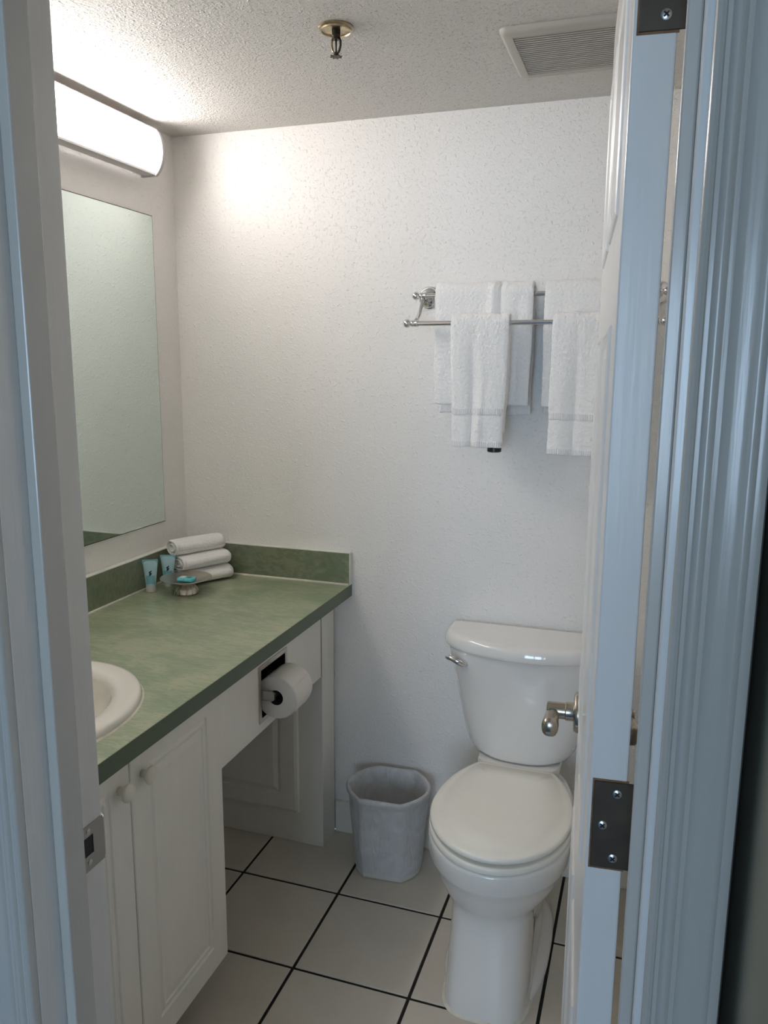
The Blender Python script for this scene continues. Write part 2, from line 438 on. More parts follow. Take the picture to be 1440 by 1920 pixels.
obj('top_cap', B(.001, .0205, YF+.002, -.001, ZS-.003, ZS, bev=.001, seg=1), 'splash_cap', top)
obj('top_cap', B(.0205, W-.0005, -.0205, -.001, ZS-.003, ZS, bev=.001, seg=1), 'splash_cap', top)
obj('end_cap', B(W-.001, W+.0015, -.020, -.001, ZT, ZS-.003), 'splash_cap', top)
def bead(p, q, r):
    bm = bmesh.new(); tube(bm, [p, q], r, 10); return bm
obj('caulk_bead', bead((.021, YF+.003, ZT+.0012), (.021, -.021, ZT+.0012), .0042), 'caulk', top, smooth=True)
obj('caulk_bead', bead((.021, -.021, ZT+.0012), (W-.003, -.021, ZT+.0012), .0042), 'caulk', top, smooth=True)

# sink
sink = thing('sink', 'oval cream drop-in sink set into the green countertop', 'sink', (SCX, SCY, ZT))
bm = bmesh.new(); n = 72
prof = [(1.0, .0005), (1.005, .006), (.995, .013), (.975, .0175), (.94, .019), (.86, .0185), (.80, .0165), (.765, .012), (.745, .002), (.72, -.02), (.66, -.06), (.55, -.10), (.38, -.128), (.16, -.14), (.07, -.142)]
rings = [[Vector((SA*s*math.cos(2*PI*i/n), SB*s*math.sin(2*PI*i/n), z)) for i in range(n)] for s, z in prof]
ring_loft(bm, rings, False, True); obj('basin', bm, 'sink_china', sink, smooth=True)
bm = bmesh.new(); lathe(bm, [(.022, 0), (.022, .003), (.014, .004), (0, .003)], (0, 0, 1), (0, 0, -.1418), 24); obj('drain', bm, 'chrome', sink, smooth=True)
bm = bmesh.new()
rings = [[Vector(((SA+d)*math.cos(2*PI*i/n), (SB+d)*math.sin(2*PI*i/n), z)) for i in range(n)] for d, z in ((.0045, 0), (.003, .0025), (0, .0035), (-.004, .0015), (-.004, 0))]
ring_loft(bm, rings, False, False); obj('caulk_bead', bm, 'caulk', sink, smooth=True)

# vanity cabinet with doors
CX, CY0, CY1, CZ = .545, YF+.003, -.742, .108
cab = thing('vanity_cabinet', 'painted cream cabinet with moulded doors under the sink', 'cabinet', (0, 0, 0))
bm = bmesh.new()
box(bm, .002, CX-.019, CY1-.016, CY1, CZ, ZB); box(bm, .002, CX-.019, CY0, CY0+.016, CZ, ZB); box(bm, .002, CX-.019, CY0, CY1, CZ, CZ+.016)
box(bm, CX-.037, CX-.019, CY0, CY1, .775, ZB)
obj('carcass', bm, 'panel_paint', cab)
obj('toe_kick', B(.002, CX-.10, CY0, CY1-.004, .0005, CZ), 'cabinet_dark', cab)
def rect_ring(bm, xs, y0, y1, z0, z1, prof, cap=False):
    rings = [[Vector((xs+t, y, z)) for y, z in ((y0+u, z0+u), (y1-u, z0+u), (y1-u, z1-u), (y0+u, z1-u))] for u, t in prof]
    return ring_loft(bm, rings, False, cap)
def cab_door(y0, y1, knob_y):
    # door leaf whose front carries a routed rectangular moulding
    bm = bmesh.new(); z0, z1 = CZ-.004, ZB-.006
    rings = [(0, -.018, .0), (0, -.002, 0), (.0015, 0, 0)]
    box(bm, CX-.018, CX-.006, y0, y1, z0, z1)
    u0 = .060
    prof = [(0, -.006), (0, -.002), (.002, 0), (u0, 0), (u0+.003, -.0035), (u0+.006, -.0042), (u0+.009, -.003), (u0+.013, -.0005), (u0+.018, -.0005), (u0+.021, -.0032), (u0+.024, -.0032), (u0+.040, -.0006), (u0+.041, -.0005)]
    rect_ring(bm, CX, y0, y1, z0, z1, prof, True)
    d = obj('door', bm, 'cabinet_paint', cab)
    bm = bmesh.new(); lathe(bm, [(.0085, 0), (.008, .008), (.009, .013), (.0165, .016), (.0185, .0195), (.0175, .0235), (.012, .0262), (0, .0272)], (1, 0, 0), (CX+.0002, knob_y, .742), 28)
    obj('knob', bm, 'knob_ivory', d, smooth=True)
cab_door(-1.0825, CY1, -1.046); cab_door(-1.42, -1.0855, -1.118)

# apron carrying the paper holder, and the end support
aproX = .5345
ap = thing('apron_panel', 'cream apron board under the countertop beside the cabinet doors', 'panel')
HY0, HY1, HZ0, HZ1 = -.525, -.372, .622, .762      # recess opening
bm = bmesh.new()
for a in ((CY1+.001, HY0, .588, ZB-.0005), (HY1, -.1195, .588, ZB-.0005), (HY0, HY1, .588, HZ0), (HY0, HY1, HZ1, ZB-.0005)):
    box(bm, aproX-.018, aproX, a[0], a[1], a[2], a[3])
obj('board', bm, 'cabinet_paint', ap)
obj('end_strip', B(aproX-.006, aproX+.0012, -.1195, -.1165, .588, ZB-.0005), 'cabinet_dark', ap)
PX, PD = .5345, -.1115
es = thing('end_support', 'narrow cream support panel with raised moulding at the back wall', 'panel')
obj('body', B(.021, PX, PD, -.0135, .0005, ZB-.0005, bev=.001, seg=1), 'cabinet_paint', es)
def face_ring(bm, x0, x1, z0, z1, prof, yb):
    rings = [[Vector((x, yb-t, z)) for x, z in ((x0+u, z0+u), (x1-u, z0+u), (x1-u, z1-u), (x0+u, z1-u))] for u, t in prof]
    return ring_loft(bm, rings, False, True)
bm = bmesh.new()
face_ring(bm, .05, .452, .108, .79, [(0, .0003), (.003, .0095), (.012, .0125), (.015, .0125), (.062, .0125), (.064, .0085), (.069, .0085), (.085, .0135), (.088, .0138)], PD)
obj('raised_panel', bm, 'cabinet_paint', es)

# recessed paper holder and roll
tp = thing('paper_holder', 'recessed metal toilet paper holder set in the cream apron', 'paper holder', (aproX, (HY0+HY1)/2, (HZ0+HZ1)/2))
hy, hz = (HY1-HY0)/2, (HZ1-HZ0)/2
bm = bmesh.new()
o_, i_ = .008, -.004
for a in ((-hy-o_, hy+o_, hz+i_, hz+o_), (-hy-o_, hy+o_, -hz-o_, -hz-i_), (-hy-o_, -hy-i_, -hz-i_, hz+i_), (hy+i_, hy+o_, -hz-i_, hz+i_)):
    box(bm, .0002, .0032, a[0], a[1], a[2], a[3])
obj('frame', bm, 'pewter', tp)
bm = bmesh.new()
box(bm, -.075, -.074, -hy, hy, -hz, hz)
for a in ((-hy, -hy+.001, -hz, hz), (hy-.001, hy, -hz, hz)): box(bm, -.074, 0, *a)
for a in ((-hz, -hz+.001), (hz-.001, hz)): box(bm, -.074, 0, -hy, hy, *a)
obj('recess', bm, 'dark_metal', tp)
RX, RZ = .030, -.003
for s in (-1, 1):
    bm = bmesh.new(); y = s*(.0665)
    rings = []
    for k in range(12):
        t = k/11; x = -.05+(.05+RX+.009)*t; h = .0135 if x < RX else .0135*math.sqrt(max(.03, 1-((x-RX)/.0105)**2))
        rings.append([Vector((x, y+s*a, RZ+b*h)) for a, b in ((-.003, -1), (.003, -1), (.0045, -.6), (.0045, .6), (.003, 1), (-.003, 1))])
    ring_loft(bm, rings); obj('arm', bm, 'steel', tp, auto=30)
bm = bmesh.new(); lathe(bm, [(.008, -.066), (.008, .066)], (0, 1, 0), (RX, 0, RZ), 20); obj('roller', bm, 'steel', tp, auto=40)
rl = thing('toilet_paper_roll', 'white toilet paper roll in the recessed holder', 'paper roll', (aproX+RX+.004, (HY0+HY1)/2+.001, (HZ0+HZ1)/2+RZ-.009))
bm = bmesh.new(); RR = .0585; L = .053; n = 56
rings = [[Vector((r*math.cos(2*PI*i/n), y, r*math.sin(2*PI*i/n))) for i in range(n)] for r, y in ((.0205, -L), (RR-.002, -L), (RR, -L+.002), (RR, L-.002), (RR-.002, L), (.0205, L))]
rings.append(rings[0])
ring_loft(bm, rings[:-1], False, False); obj('paper', bm, 'paper', rl, auto=40)
bm = bmesh.new(); rings = [[Vector((r*math.cos(2*PI*i/n), y, r*math.sin(2*PI*i/n))) for i in range(n)] for r, y in ((.0205, -L+.0005), (.0205, L-.0005), (.0190, L-.0005), (.0190, -L+.0005))]
ring_loft(bm, rings, False, False); obj('core', bm, 'cardboard', rl, smooth=True)
bm = bmesh.new(); rings = []
for k in range(7):
    a = math.radians(35-14*k); r = RR+.0006+.0002*k
    rings.append([Vector((r*math.cos(a), -L+.001, r*math.sin(a))), Vector((r*math.cos(a), L-.001-.004*k, r*math.sin(a))), Vector(((r+.0006)*math.cos(a), L-.001-.004*k, (r+.0006)*math.sin(a))), Vector(((r+.0006)*math.cos(a), -L+.001, (r+.0006)*math.sin(a)))])
ring_loft(bm, rings); obj('loose_sheet', bm, 'paper', rl, auto=50)

# ------------------------------------------------------------------ mirror
mr = thing('wall_mirror', 'frameless wall mirror above the green countertop', 'mirror', (0, 0, 0))
obj('backing', B(.0003, .0050, -1.4305, -.1295, 1.0455, 1.9722), 'dark_metal', mr)
obj('glass', B(.003, .0058, -1.4292, -.1308, 1.0471, 1.9707, bev=.0008, seg=1), 'mirror_glass', mr)

# ------------------------------------------------------------------ vanity light
LY1, LY0 = -.158, -1.48
vl = thing('vanity_light', 'long white glowing bar light above the mirror', 'light', (0, (LY0+LY1)/2, 2.14))
zc = 2.14; yc = (LY0+LY1)/2; half = (LY1-LY0)/2
obj('backplate', B(.0005, .012, -half+.004, half-.004, 2.082-zc, 2.203-zc), 'lamp_metal', vl)
bm = bmesh.new()
arc = []
for k in range(17):
    a = -1.02+2.04*k/16
    arc.append((.020+.046*math.cos(a)+.002, .0575*math.sin(a)/math.sin(1.02)))
rings = [[Vector((x, y, z)) for x, z in arc+[(x-.0025, z) for x, z in reversed(arc)]] for y in (-half+.006, half-.006)]
ring_loft(bm, rings); obj('diffuser', bm, 'lamp_diffuser', vl, auto=50)
xe = arc[0][0]
obj('lower_rail', B(.012, xe+.003, -half+.006, half-.006, -.0655, -.0580, bev=.001, seg=1), 'lamp_metal', vl)
obj('upper_rail', B(.012, xe+.011, -half+.006, half-.006, .0580, .0612, bev=.001, seg=1), 'lamp_metal', vl)
for s in (-1, 1):
    bm = bmesh.new(); cp = [(.0005, -.067)]
    for k in range(17):
        a = -1.04+2.08*k/16
        cp.append((.020+.0560*math.cos(a)+.002, .0665*math.sin(a)/math.sin(1.04)))
    cp.append((.0005, .067))
    ya, yb = sorted((s*(half-.012), s*half))
    rings = [[Vector((x, y, z)) for x, z in cp] for y in (ya, yb)]
    ring_loft(bm, rings); obj('end_cap', bm, 'lamp_cap', vl, auto=40)

# ------------------------------------------------------------------ ceiling sprinkler and fan grille
sp_ = thing('sprinkler_head', 'tarnished brass fire sprinkler hanging from the ceiling', 'sprinkler', (.789, -.608, H))
bm = bmesh.new(); lathe(bm, [(.036, 0), (.0362, -.003), (.034, -.0055), (.033, -.006), (.0325, -.009), (.030, -.0095), (.029, -.007), (.012, -.0055), (0, -.0055)], (0, 0, 1), (0, 0, 0), 40); obj('escutcheon', bm, 'old_brass', sp_, auto=35)
bm = bmesh.new(); lathe(bm, [(.009, -.005), (.009, -.016), (.0075, -.018), (.0075, -.024), (0, -.024)], (0, 0, 1), (0, 0, 0), 24); obj('body', bm, 'dark_metal', sp_, auto=35)
for s in (-1, 1):
    bm = bmesh.new(); tube(bm, [(s*.0065, 0, -.020), (s*.0095, 0, -.027), (s*.0098, 0, -.036), (s*.0075, 0, -.045), (s*.002, 0, -.052)], [.0024, .0026, .0024, .0023, .0026], 10)
    obj('frame_arm', bm, 'dark_metal' if s > 0 else 'old_brass', sp_, smooth=True)
bm = bmesh.new(); tube(bm, [(0, 0, -.023), (0, 0, -.050)], .0018, 10); obj('bulb', bm, 'dark_metal', sp_, smooth=True)
bm = bmesh.new(); lathe(bm, [(.0036, -.048), (.0036, -.0555), (0, -.056)], (0, 0, 1), (0, 0, 0), 16); obj('hub', bm, 'dark_metal', sp_, auto=40)
bm = bmesh.new(); n = 32
r_ = [[Vector(((.0128 if i % 4 < 2 else .0088)*math.cos(2*PI*i/n), (.0128 if i % 4 < 2 else .0088)*math.sin(2*PI*i/n), z)) for i in range(n)] for z in (-.0572, -.0558)]
ring_loft(bm, r_); obj('deflector', bm, 'dark_metal', sp_)

VX0, VX1, VY0, VY1 = 1.105, 1.405, -.505, -.222
vt = thing('exhaust_grille', 'square beige exhaust fan grille on the ceiling', 'vent', ((VX0+VX1)/2, (VY0+VY1)/2, H))
def rrect(hx, hy, r, n=6):
    p = []
    for cx, cy, a0 in ((hx-r, hy-r, 0), (-hx+r, hy-r, 90), (-hx+r, -hy+r, 180), (hx-r, -hy+r, 270)):
        for k in range(n+1):
            a = math.radians(a0+90*k/n); p.append((cx+r*math.cos(a), cy+r*math.sin(a)))
    return p
hx, hyv = (VX1-VX0)/2, (VY1-VY0)/2
bm = bmesh.new()
rings = [[Vector((x, y, z)) for x, y in rrect(hx-d, hyv-d, r)] for d, r, z in ((0, .018, -.0003), (.001, .018, -.006), (.004, .017, -.011), (.010, .014, -.0135), (.026, .004, -.0135), (.0265, .0035, -.010), (.0265, .0035, -.004))]
ring_loft(bm, rings, True, False); obj('frame', bm, 'vent_plastic', vt, auto=45)
obj('inner_shade', B(-hx+.026, hx-.026, -hyv+.026, hyv-.026, -.004, -.002), 'vent_dark', vt)
NS = 21; span = 2*(hyv-.0275)
sm = None
for k in range(NS):
    y = -hyv+.0275+span*(k+.5)/NS
    if sm is None:
        sl = obj('slat', B(-hx+.0268, hx-.0268, -.0029, .0029, -.0125, -.0105, bev=.0006, seg=1), 'vent_plastic', vt); sm = sl.data
    else:
        sl = bpy.data.objects.new('slat', sm); COL.objects.link(sl); sl.parent = vt
    sl.location = (0, y, 0)

# ------------------------------------------------------------------ towel rack and towels
BU, BL_ = (-.066, 1.7295), (-.148, 1.6505)      # (y, z) of upper and lower bar
BX0, BX1 = .830, 1.452
rk = thing('towel_rack', 'double chrome towel rack on the back wall', 'towel rack', (0, 0, 0))
for s, x in ((-1, BX0), (1, BX1)):
    bm = bmesh.new(); lathe(bm, [(.031, 0), (.031, .003), (.028, .006), (.026, .0062), (.022, .010), (.0135, .013), (.0115, .018), (.0085, .03), (.0078, .05), (.0085, .056)], (0, -1, 0), (x, -.0003, BU[1]), 36)
    obj('rosette', bm, 'chrome', rk, auto=35)
    bm = bmesh.new(); tube(bm, [(x, BU[0], BU[1]), (x, BU[0]-.012, BU[1]-.022), (x, BU[0]-.032, BU[1]-.046), (x, BU[0]-.058, BU[1]-.066), (x, BL_[0], BL_[1])], [.0072, .0058, .0052, .0056, .0072], 14)
    obj('arm', bm, 'chrome', rk, smooth=True)
    for (y, z) in (BU, BL_):
        bm = bmesh.new()
        lathe(bm, [(.0078, 0), (.0088, .002), (.0078, .004), (.0052, .006), (.0052, .008), (.0075, .0095), (.0112, .014), (.0118, .0185), (.0100, .0235), (.0055, .0275), (0, .0285)], (s, 0, 0), (x+s*.003, y, z), 24)
        obj('finial', bm, 'chrome', rk, auto=60)
        bm = bmesh.new(); lathe(bm, [(.0095, -.010), (.0103, -.008), (.0095, -.006), (.0085, .004), (.0095, .007), (.0078, .009)], (s, 0, 0), (x, y, z), 24)
        obj('collar', bm, 'chrome', rk, smooth=True)
for (y, z) in (BU, BL_):
    bm = bmesh.new(); lathe(bm, [(.0066, BX0), (.0066, BX1)], (1, 0, 0), (0, y, z), 20); obj('bar', bm, 'chrome', rk, auto=50)

pile_tex = bpy.data.textures.new('terry_pile', 'CLOUDS'); pile_tex.noise_scale = .007; pile_tex.noise_depth = 2
def towel(name, label, bar, x0, x1, zf, zb, th=.011, taper=.0, folds=(), seed=0, band=None, hem=False, rotf=0, gather=0, mname='terry_white', loops=1):
    """cloth folded over a bar: front drop to zf, back drop to zb; th = half-gap of the fold round the bar"""
    y0, z0 = bar; R = .0066+th
    path = []   # (offset y, z)
    nf = 34
    for k in range(nf): path.append((-R, zf+(z0-zf)*k/(nf-1), 'f'))
    for k in range(1, 9):
        a = PI-PI*k/9; path.append((math.cos(a)*R, z0+R*math.sin(a), 't'))
    nb = 26
    for k in range(nb): path.append((R*.92, z0-(z0-zb)*k/(nb-1), 'b'))
    nx = 40
    root = thing(name, label, 'towel', ((x0+x1)/2, y0, z0), 0, 'white towels hanging on the rack')
    def P(i, u, off=0):
        dy, z, part = path[i]
        drop = max(0, (z0-z)); dn = drop/max(.05, (z0-zf))
        xm = (x0+x1)/2; wl = (x1-x0)/2
        wd = wl*(1-taper*dn)
        x = xm+wd*(2*u-1)
        yy = dy
        wob = 0
        for (c, wdt, amp, grow) in folds:
            wob += amp*math.exp(-((u-c)/wdt)**2)*(dn**grow if grow else 1)
        nz = noise.noise(Vector((u*3.1+seed, z*6, seed*1.7)))
        x += .006*noise.noise(Vector((u*1.3, z*7+seed, 3.3+seed)))*min(1, dn*1.6)
        if part == 'b': wob *= .35; nz *= .4
        yy += (wob+nz*.0035*min(1, dn*2+.15)) if part != 'b' else (nz*.002)
        zz = z + .003*noise.noise(Vector((u*4, seed, part == 'f')))
        if part == 't': zz += .0025*noise.noise(Vector((u*6, seed*2.3, 1.1)))
        # rounded folded side edges
        e = min(u, 1-u)
        yy += (1 if dy < 0 else -1)*.0045*math.exp(-(e/.03)**2)*(1 if part != 't' else .2)
        sgn = -1 if dy < 0 else 1
        return Vector((x-xm, yy+sgn*off, zz-z0))
    bm = bmesh.new()
    G = [[bm.verts.new(P(i, k/nx)) for k in range(nx+1)] for i in range(len(path))]
    for i in range(len(path)-1):
        for k in range(nx): bm.faces.new((G[i][k], G[i][k+1], G[i+1][k+1], G[i+1][k]))
    o = obj('cloth', bm, mname, root, smooth=True)
    m = o.modifiers.new('thick', 'SOLIDIFY'); m.thickness = .013; m.offset = 0
    m = o.modifiers.new('soft', 'SUBSURF'); m.levels = 2; m.render_levels = 2
    m = o.modifiers.new('pile', 'DISPLACE'); m.texture = pile_tex; m.strength = .0032; m.mid_level = .5; m.texture_coords = 'LOCAL'
    def strip(nm, za, zb_, off, mt, t):
        bm = bmesh.new(); n = 6; rows = []
        for q in range(n+1):
            z = za+(zb_-za)*q/n
            fi = (z-zf)/(z0-zf)*(nf-1); i = max(0, min(nf-2, int(math.floor(fi)))); f = fi-i
            rows.append([bm.verts.new(P(i, k/nx, off).lerp(P(i+1, k/nx, off), f)) for k in range(nx+1)])
        for a, b in zip(rows[:-1], rows[1:]):
            for k in range(nx): bm.faces.new((a[k], a[k+1], b[k+1], b[k]))
        s = obj(nm, bm, mt, root, smooth=True)
        m = s.modifiers.new('thick', 'SOLIDIFY'); m.thickness = t; m.offset = 0
        m = s.modifiers.new('soft', 'SUBSURF'); m.levels = 1; m.render_levels = 1
    if band: strip('border_band', band[0], band[1], .0066, 'woven_band', .0032)
    if hem: strip('hem', zf-.0065, zf+.010, .0055, 'woven_band', .006)
    return root
tA = towel('bath_towel', 'wide white towel on the upper bar near the rosette', BU, .872, 1.140, 1.432, 1.405, .021, .02, ((.60, .03, -.006, 0), (.68, .02, .006, 0), (.5, .12, .006, .6), (.86, .05, .008, .5)), 1)
tB = towel('bath_towel', 'white towel on the upper bar beside the open door', BU, 1.170, 1.418, 1.430, 1.41, .021, .0, ((.3, .1, -.005, .5), (.7, .1, .006, .6)), 5)
tC = towel('hand_towel', 'narrow white towel on the lower bar ending in a black cap', BL_, .937, 1.090, 1.330, 1.36, .011, .10, ((.38, .07, .010, .8), (.55, .06, -.006, .9), (.8, .2, -.004, .5)), 9, (1.410, 1.4275), True)
tC['label'] = 'narrow white towel in front of the wide towel on the lower bar'
tD = towel('hand_towel', 'narrow white towel on the lower bar beside the open door', BL_, 1.203, 1.345, 1.318, 1.35, .011, -.03, ((.45, .07, .009, .7), (.2, .1, -.005, .8), (.8, .1, -.005, .7)), 14, (1.402, 1.4195), True)

hk = thing('wall_hook', 'black plastic fitting whose tip shows below the narrow towel', 'wall fitting', (1.048, -.0005, 1.45))
obj('backplate', B(-.03, .0, -.006, 0, -.012, .035, bev=.002), 'black_plastic', hk, auto=40)
bm = bmesh.new(); tube(bm, [(-.015, -.004, .01), (-.008, -.04, 0), (0, -.075, -.03), (.001, -.095, -.07), (.001, -.098, -.10)], [.008, .008, .009, .012, .016], 16); obj('stem', bm, 'black_plastic', hk, smooth=True)
bm = bmesh.new(); lathe(bm, [(.0165, -.145), (.0195, -.143), (.0195, -.10), (.017, -.098), (0, -.098)], (0, 0, 1), (.001, -.098, 0), 24); obj('cup', bm, 'black_plastic', hk, auto=40)

# ------------------------------------------------------------------ toilet
XC = 1.157
to = thing('toilet', 'off-white two-piece toilet with closed lid against the back wall', 'toilet', (XC, 0, 0))
def egg(a, yf, yb, yc, nf=2.0, nb=2.0, n=64, cut=None, z=0):
    p = []
    for i in range(n):
        t = 2*PI*i/n; c, s = math.cos(t), math.sin(t)
        if s <= 0:
            x = a*math.copysign(abs(c)**(2/nf), c); y = yc+(yf-yc)*abs(s)**(2/nf)
        else:
            x = a*math.copysign(abs(c)**(2/nb), c); y = yc+(yb-yc)*abs(s)**(2/nb)
        if cut is not None and y > cut: y = cut
        p.append(Vector((x, y, z)))
    return p
# bowl body: rim band, belly, pedestal and foot
S = [  # z, a, yf, yb, yc, nf, nb
    (0.000, .106, -.638, -.120, -.47, 3.6, 3.6),
    (0.010, .106, -.638, -.120, -.47, 3.6, 3.6),
    (0.060, .1045, -.628, -.135, -.47, 3.6, 3.6),
    (0.130, .102, -.615, -.135, -.46, 3.5, 3.6),
    (0.190, .101, -.605, -.13, -.45, 3.3, 3.4),
    (0.228, .103, -.600, -.12, -.44, 3.0, 3.2),
    (0.246, .112, -.602, -.11, -.43, 2.5, 3.0),
    (0.262, .131, -.612, -.10, -.43, 2.2, 2.8),
    (0.285, .150, -.624, -.09, -.43, 2.05, 2.6),
    (0.310, .163, -.634, -.08, -.43, 2.0, 2.5),
    (0.333, .171, -.641, -.07, -.43, 2.0, 2.5),
    (0.339, .1745, -.645, -.07, -.43, 2.0, 2.5),
    (0.345, .176, -.647, -.07, -.43, 2.0, 2.5),
    (0.372, .1785, -.651, -.06, -.43, 2.0, 2.5),
    (0.388, .1785, -.652, -.06, -.43, 2.0, 2.5),
    (0.3945, .177, -.650, -.062, -.43, 2.0, 2.5),
    (0.3975, .172, -.645, -.066, -.43, 2.0, 2.5),
]
bm = bmesh.new(); ring_loft(bm, [egg(a, yf, yb, yc, nf, nb, 72, None, z) for z, a, yf, yb, yc, nf, nb in S]); obj('bowl', bm, 'porcelain', to, auto=50)
# tank deck
bm = bmesh.new(); ring_loft(bm, [egg(a, -.205, -.03, -.12, 4, 4, 48, None, z) for z, a in ((.30, .07), (.36, .10), (.40, .115), (.425, .118), (.4345, .115))]); obj('deck', bm, 'porcelain', to, auto=50)
def lid_out(a, yf, d, z, n=80):
    return egg(a-d, yf+d, -.14, -.42, 2.0, 2.0, n, -.186-d, z)
bm = bmesh.new(); ring_loft(bm, [lid_out(.179, -.652, d, z) for d, z in ((.004, .3985), (.001, .400), (0, .404), (0, .411), (.002, .4145), (.006, .4160))]); obj('seat', bm, 'seat_plastic', to, auto=45)
bm = bmesh.new(); ring_loft(bm, [lid_out(.1775, -.650, d, z) for d, z in ((.010, .4190), (.002, .4195), (0, .4215), (0, .4275), (.002, .4315), (.006, .4338), (.020, .4365), (.034, .4378), (.036, .4392), (.09, .4415), (.16, .4425))]); [setattr(v.co, 'z', v.co.z+.007*max(0, (-.186-v.co.y)/.464)**1.5) for v in bm.verts]; obj('lid', bm, 'seat_plastic', to, auto=45)
obj('lid_shadow_gap', B(-.06, .06, -.60, -.58, .4155, .4195), 'black', to).name = 'lid_gap_shade'  # black block painted in for the shade between lid and seat
for s in (-1, 1):
    bm = bmesh.new(); box(bm, s*.075-.022, s*.075+.022, -.196, -.158, .398, .432, bev=.006); obj('seat_hinge', bm, 'seat_plastic', to, auto=40)
# tank
def dshape(hw, yb, ys, yf, z, r=.02, n=30, e=2.3):
    """flat back at yb, straight sides to ys, curved front to yf"""
    p = []
    for k in range(5):
        a = PI/2*k/4; p.append(Vector((hw-r+r*math.sin(a), yb-r+r*math.cos(a), z)))
    p = [Vector((hw-r+r*math.sin(PI/2*k/4), yb-r+r*math.cos(PI/2*k/4), z)) for k in range(5)]
    for k in range(1, n):
        t = PI*k/n; c, s = math.cos(t), math.sin(t)
        p.append(Vector((hw*math.copysign(abs(c)**(2/e), c), ys+(yf-ys)*abs(s)**(2/e), z)))
    p += [Vector((-hw+r-r*math.sin(PI/2*k/4), yb-r+r*math.cos(PI/2*k/4), z)) for k in range(4, -1, -1)]
    return p
TK = [(.437, .100, -.05, -.10, -.178), (.440, .122, -.045, -.10, -.186), (.450, .140, -.04, -.10, -.191), (.470, .154, -.036, -.10, -.195), (.50, .1645, -.032, -.098, -.198), (.56, .180, -.028, -.095, -.200), (.64, .199, -.024, -.09, -.202), (.70, .213, -.022, -.088, -.204), (.747, .224, -.02, -.085, -.206)]
bm = bmesh.new(); ring_loft(bm, [dshape(hw, yb, ys, yf, z, .02) for z, hw, yb, ys, yf in TK]); obj('tank', bm, 'porcelain', to, auto=50)
LD = [(.7465, .2265, .003), (.7480, .2335, .001), (.7515, .2365, -.0008), (.757, .2368, -.001), (.7635, .2359, -.0001), (.771, .2342, .0016), (.777, .2318, .0040), (.7825, .228, .008), (.786, .222, .014), (.787, .21, .026)]
bm = bmesh.new(); ring_loft(bm, [dshape(hw, -.014-d*.5, -.085, -.2165+d, z, .016, 30, 2.1) for z, hw, d in LD]); obj('tank_lid', bm, 'porcelain', to, auto=55)
# flush lever on the upper left of the tank front
lx, lz = -.160, .7135
bm = bmesh.new(); lathe(bm, [(.0135, -.012), (.0135, .006), (.012, .009), (.008, .0105), (0, .011)], (-.35, -.93, 0), (lx, -.163, lz), 24); obj('lever_boss', bm, 'chrome', to, auto=40)
bm = bmesh.new(); tube(bm, [(lx+.006, -.172, lz-.003), (lx-.004, -.181, lz+.001), (lx-.017, -.186, lz+.007), (lx-.032, -.185, lz+.0115), (lx-.047, -.180, lz+.0125), (lx-.053, -.178, lz+.0118)], [.0085, .0115, .0108, .0092, .0082, .0045], 16, [1, 1, .95, .85, .8, .8]); obj('flush_lever', bm, 'chrome', to, smooth=True)
bm = bmesh.new(); ring_loft(bm, [egg(a, -.60, -.11, -.36, 2.6, 3, 64, None, z) for z, a in ((.0003, .132), (.006, .132), (.013, .127), (.020, .116), (.04, .100), (.08, .09))]); obj('foot_flange', bm, 'porcelain', to, auto=50)
# caulk round the foot
bm = bmesh.new()
ring_loft(bm, [egg(.106+d, -.638-d, -.12, -.47, 3.6, 3.6, 72, None, z) for d, z in ((.006, .0003), (.003, .003), (0, .005))], False, False); obj('caulk_bead', bm, 'caulk', to, smooth=True)

# ------------------------------------------------------------------ waste bin with liner
bi = thing('waste_bin', 'eight-sided white plastic waste bin with clear liner beside the toilet', 'waste bin', (.762, -.134, 0), math.radians(4))
def octo(hw, hd, fx, fy, z, m=6, wob=0, seed=0):
    """flat front and back (half length fx), bowed sides that reach out to hw"""
    p = [(-fx+2*fx*k/m, -hd) for k in range(m)]
    q = 3*m
    p += [(fx+(hw-fx)*(1-(2*k/q-1)**2), hd*(2*k/q-1)) for k in range(q)]
    p += [(fx-2*fx*k/m, hd) for k in range(m)]
    p += [(-fx-(hw-fx)*(1-(2*k/q-1)**2), -hd*(2*k/q-1)) for k in range(q)]
    out = []
    for x, y in p:
        if wob:
            q = noise.noise(Vector((x*26+seed, y*26, z*13)))*wob; l = math.hypot(x, y); x += x/l*q; y += y/l*q
        out.append(Vector((x, y, z)))
    return out
def bsec(z, d=0, wob=0, seed=0):
    t = z/.272
    return octo(.103+.019*t+d, .078+.022*t+d, .058+.004*t, .020+.006*t, z, 6, wob, seed)
bm = bmesh.new()
ring_loft(bm, [bsec(.0005, -.006), bsec(.004, -.001), bsec(.012), bsec(.05), bsec(.12), bsec(.20), bsec(.256), bsec(.260, .005), bsec(.265, .008), bsec(.270, .008), bsec(.2735, .005), bsec(.273, .001), bsec(.268, -.001), bsec(.20, -.003), bsec(.10, -.003), bsec(.010, -.003)], True, True)
obj('body', bm, 'bin_plastic', bi, auto=32)
bm = bmesh.new()
rows = [(.020, .0022, .002), (.05, .0028, .0028), (.08, .003, .003), (.11, .003, .003), (.15, .003, .0032), (.19, .003, .003), (.23, .0035, .003), (.250, .004, .002), (.256, .0075, .0012), (.263, .0105, .0008), (.271, .0105, .0008), (.2765, .006, .0008), (.2762, .0005, .0008), (.270, -.0035, .001), (.255, -.006, .003), (.21, -.008, .004), (.16, -.009, .005), (.11, -.010, .006), (.06, -.012, .006), (.03, -.016, .006)]
ring_loft(bm, [bsec(z, d, wv, 2) for z, d, wv in rows], False, True); obj('liner', bm, 'liner_film', bi, smooth=True)

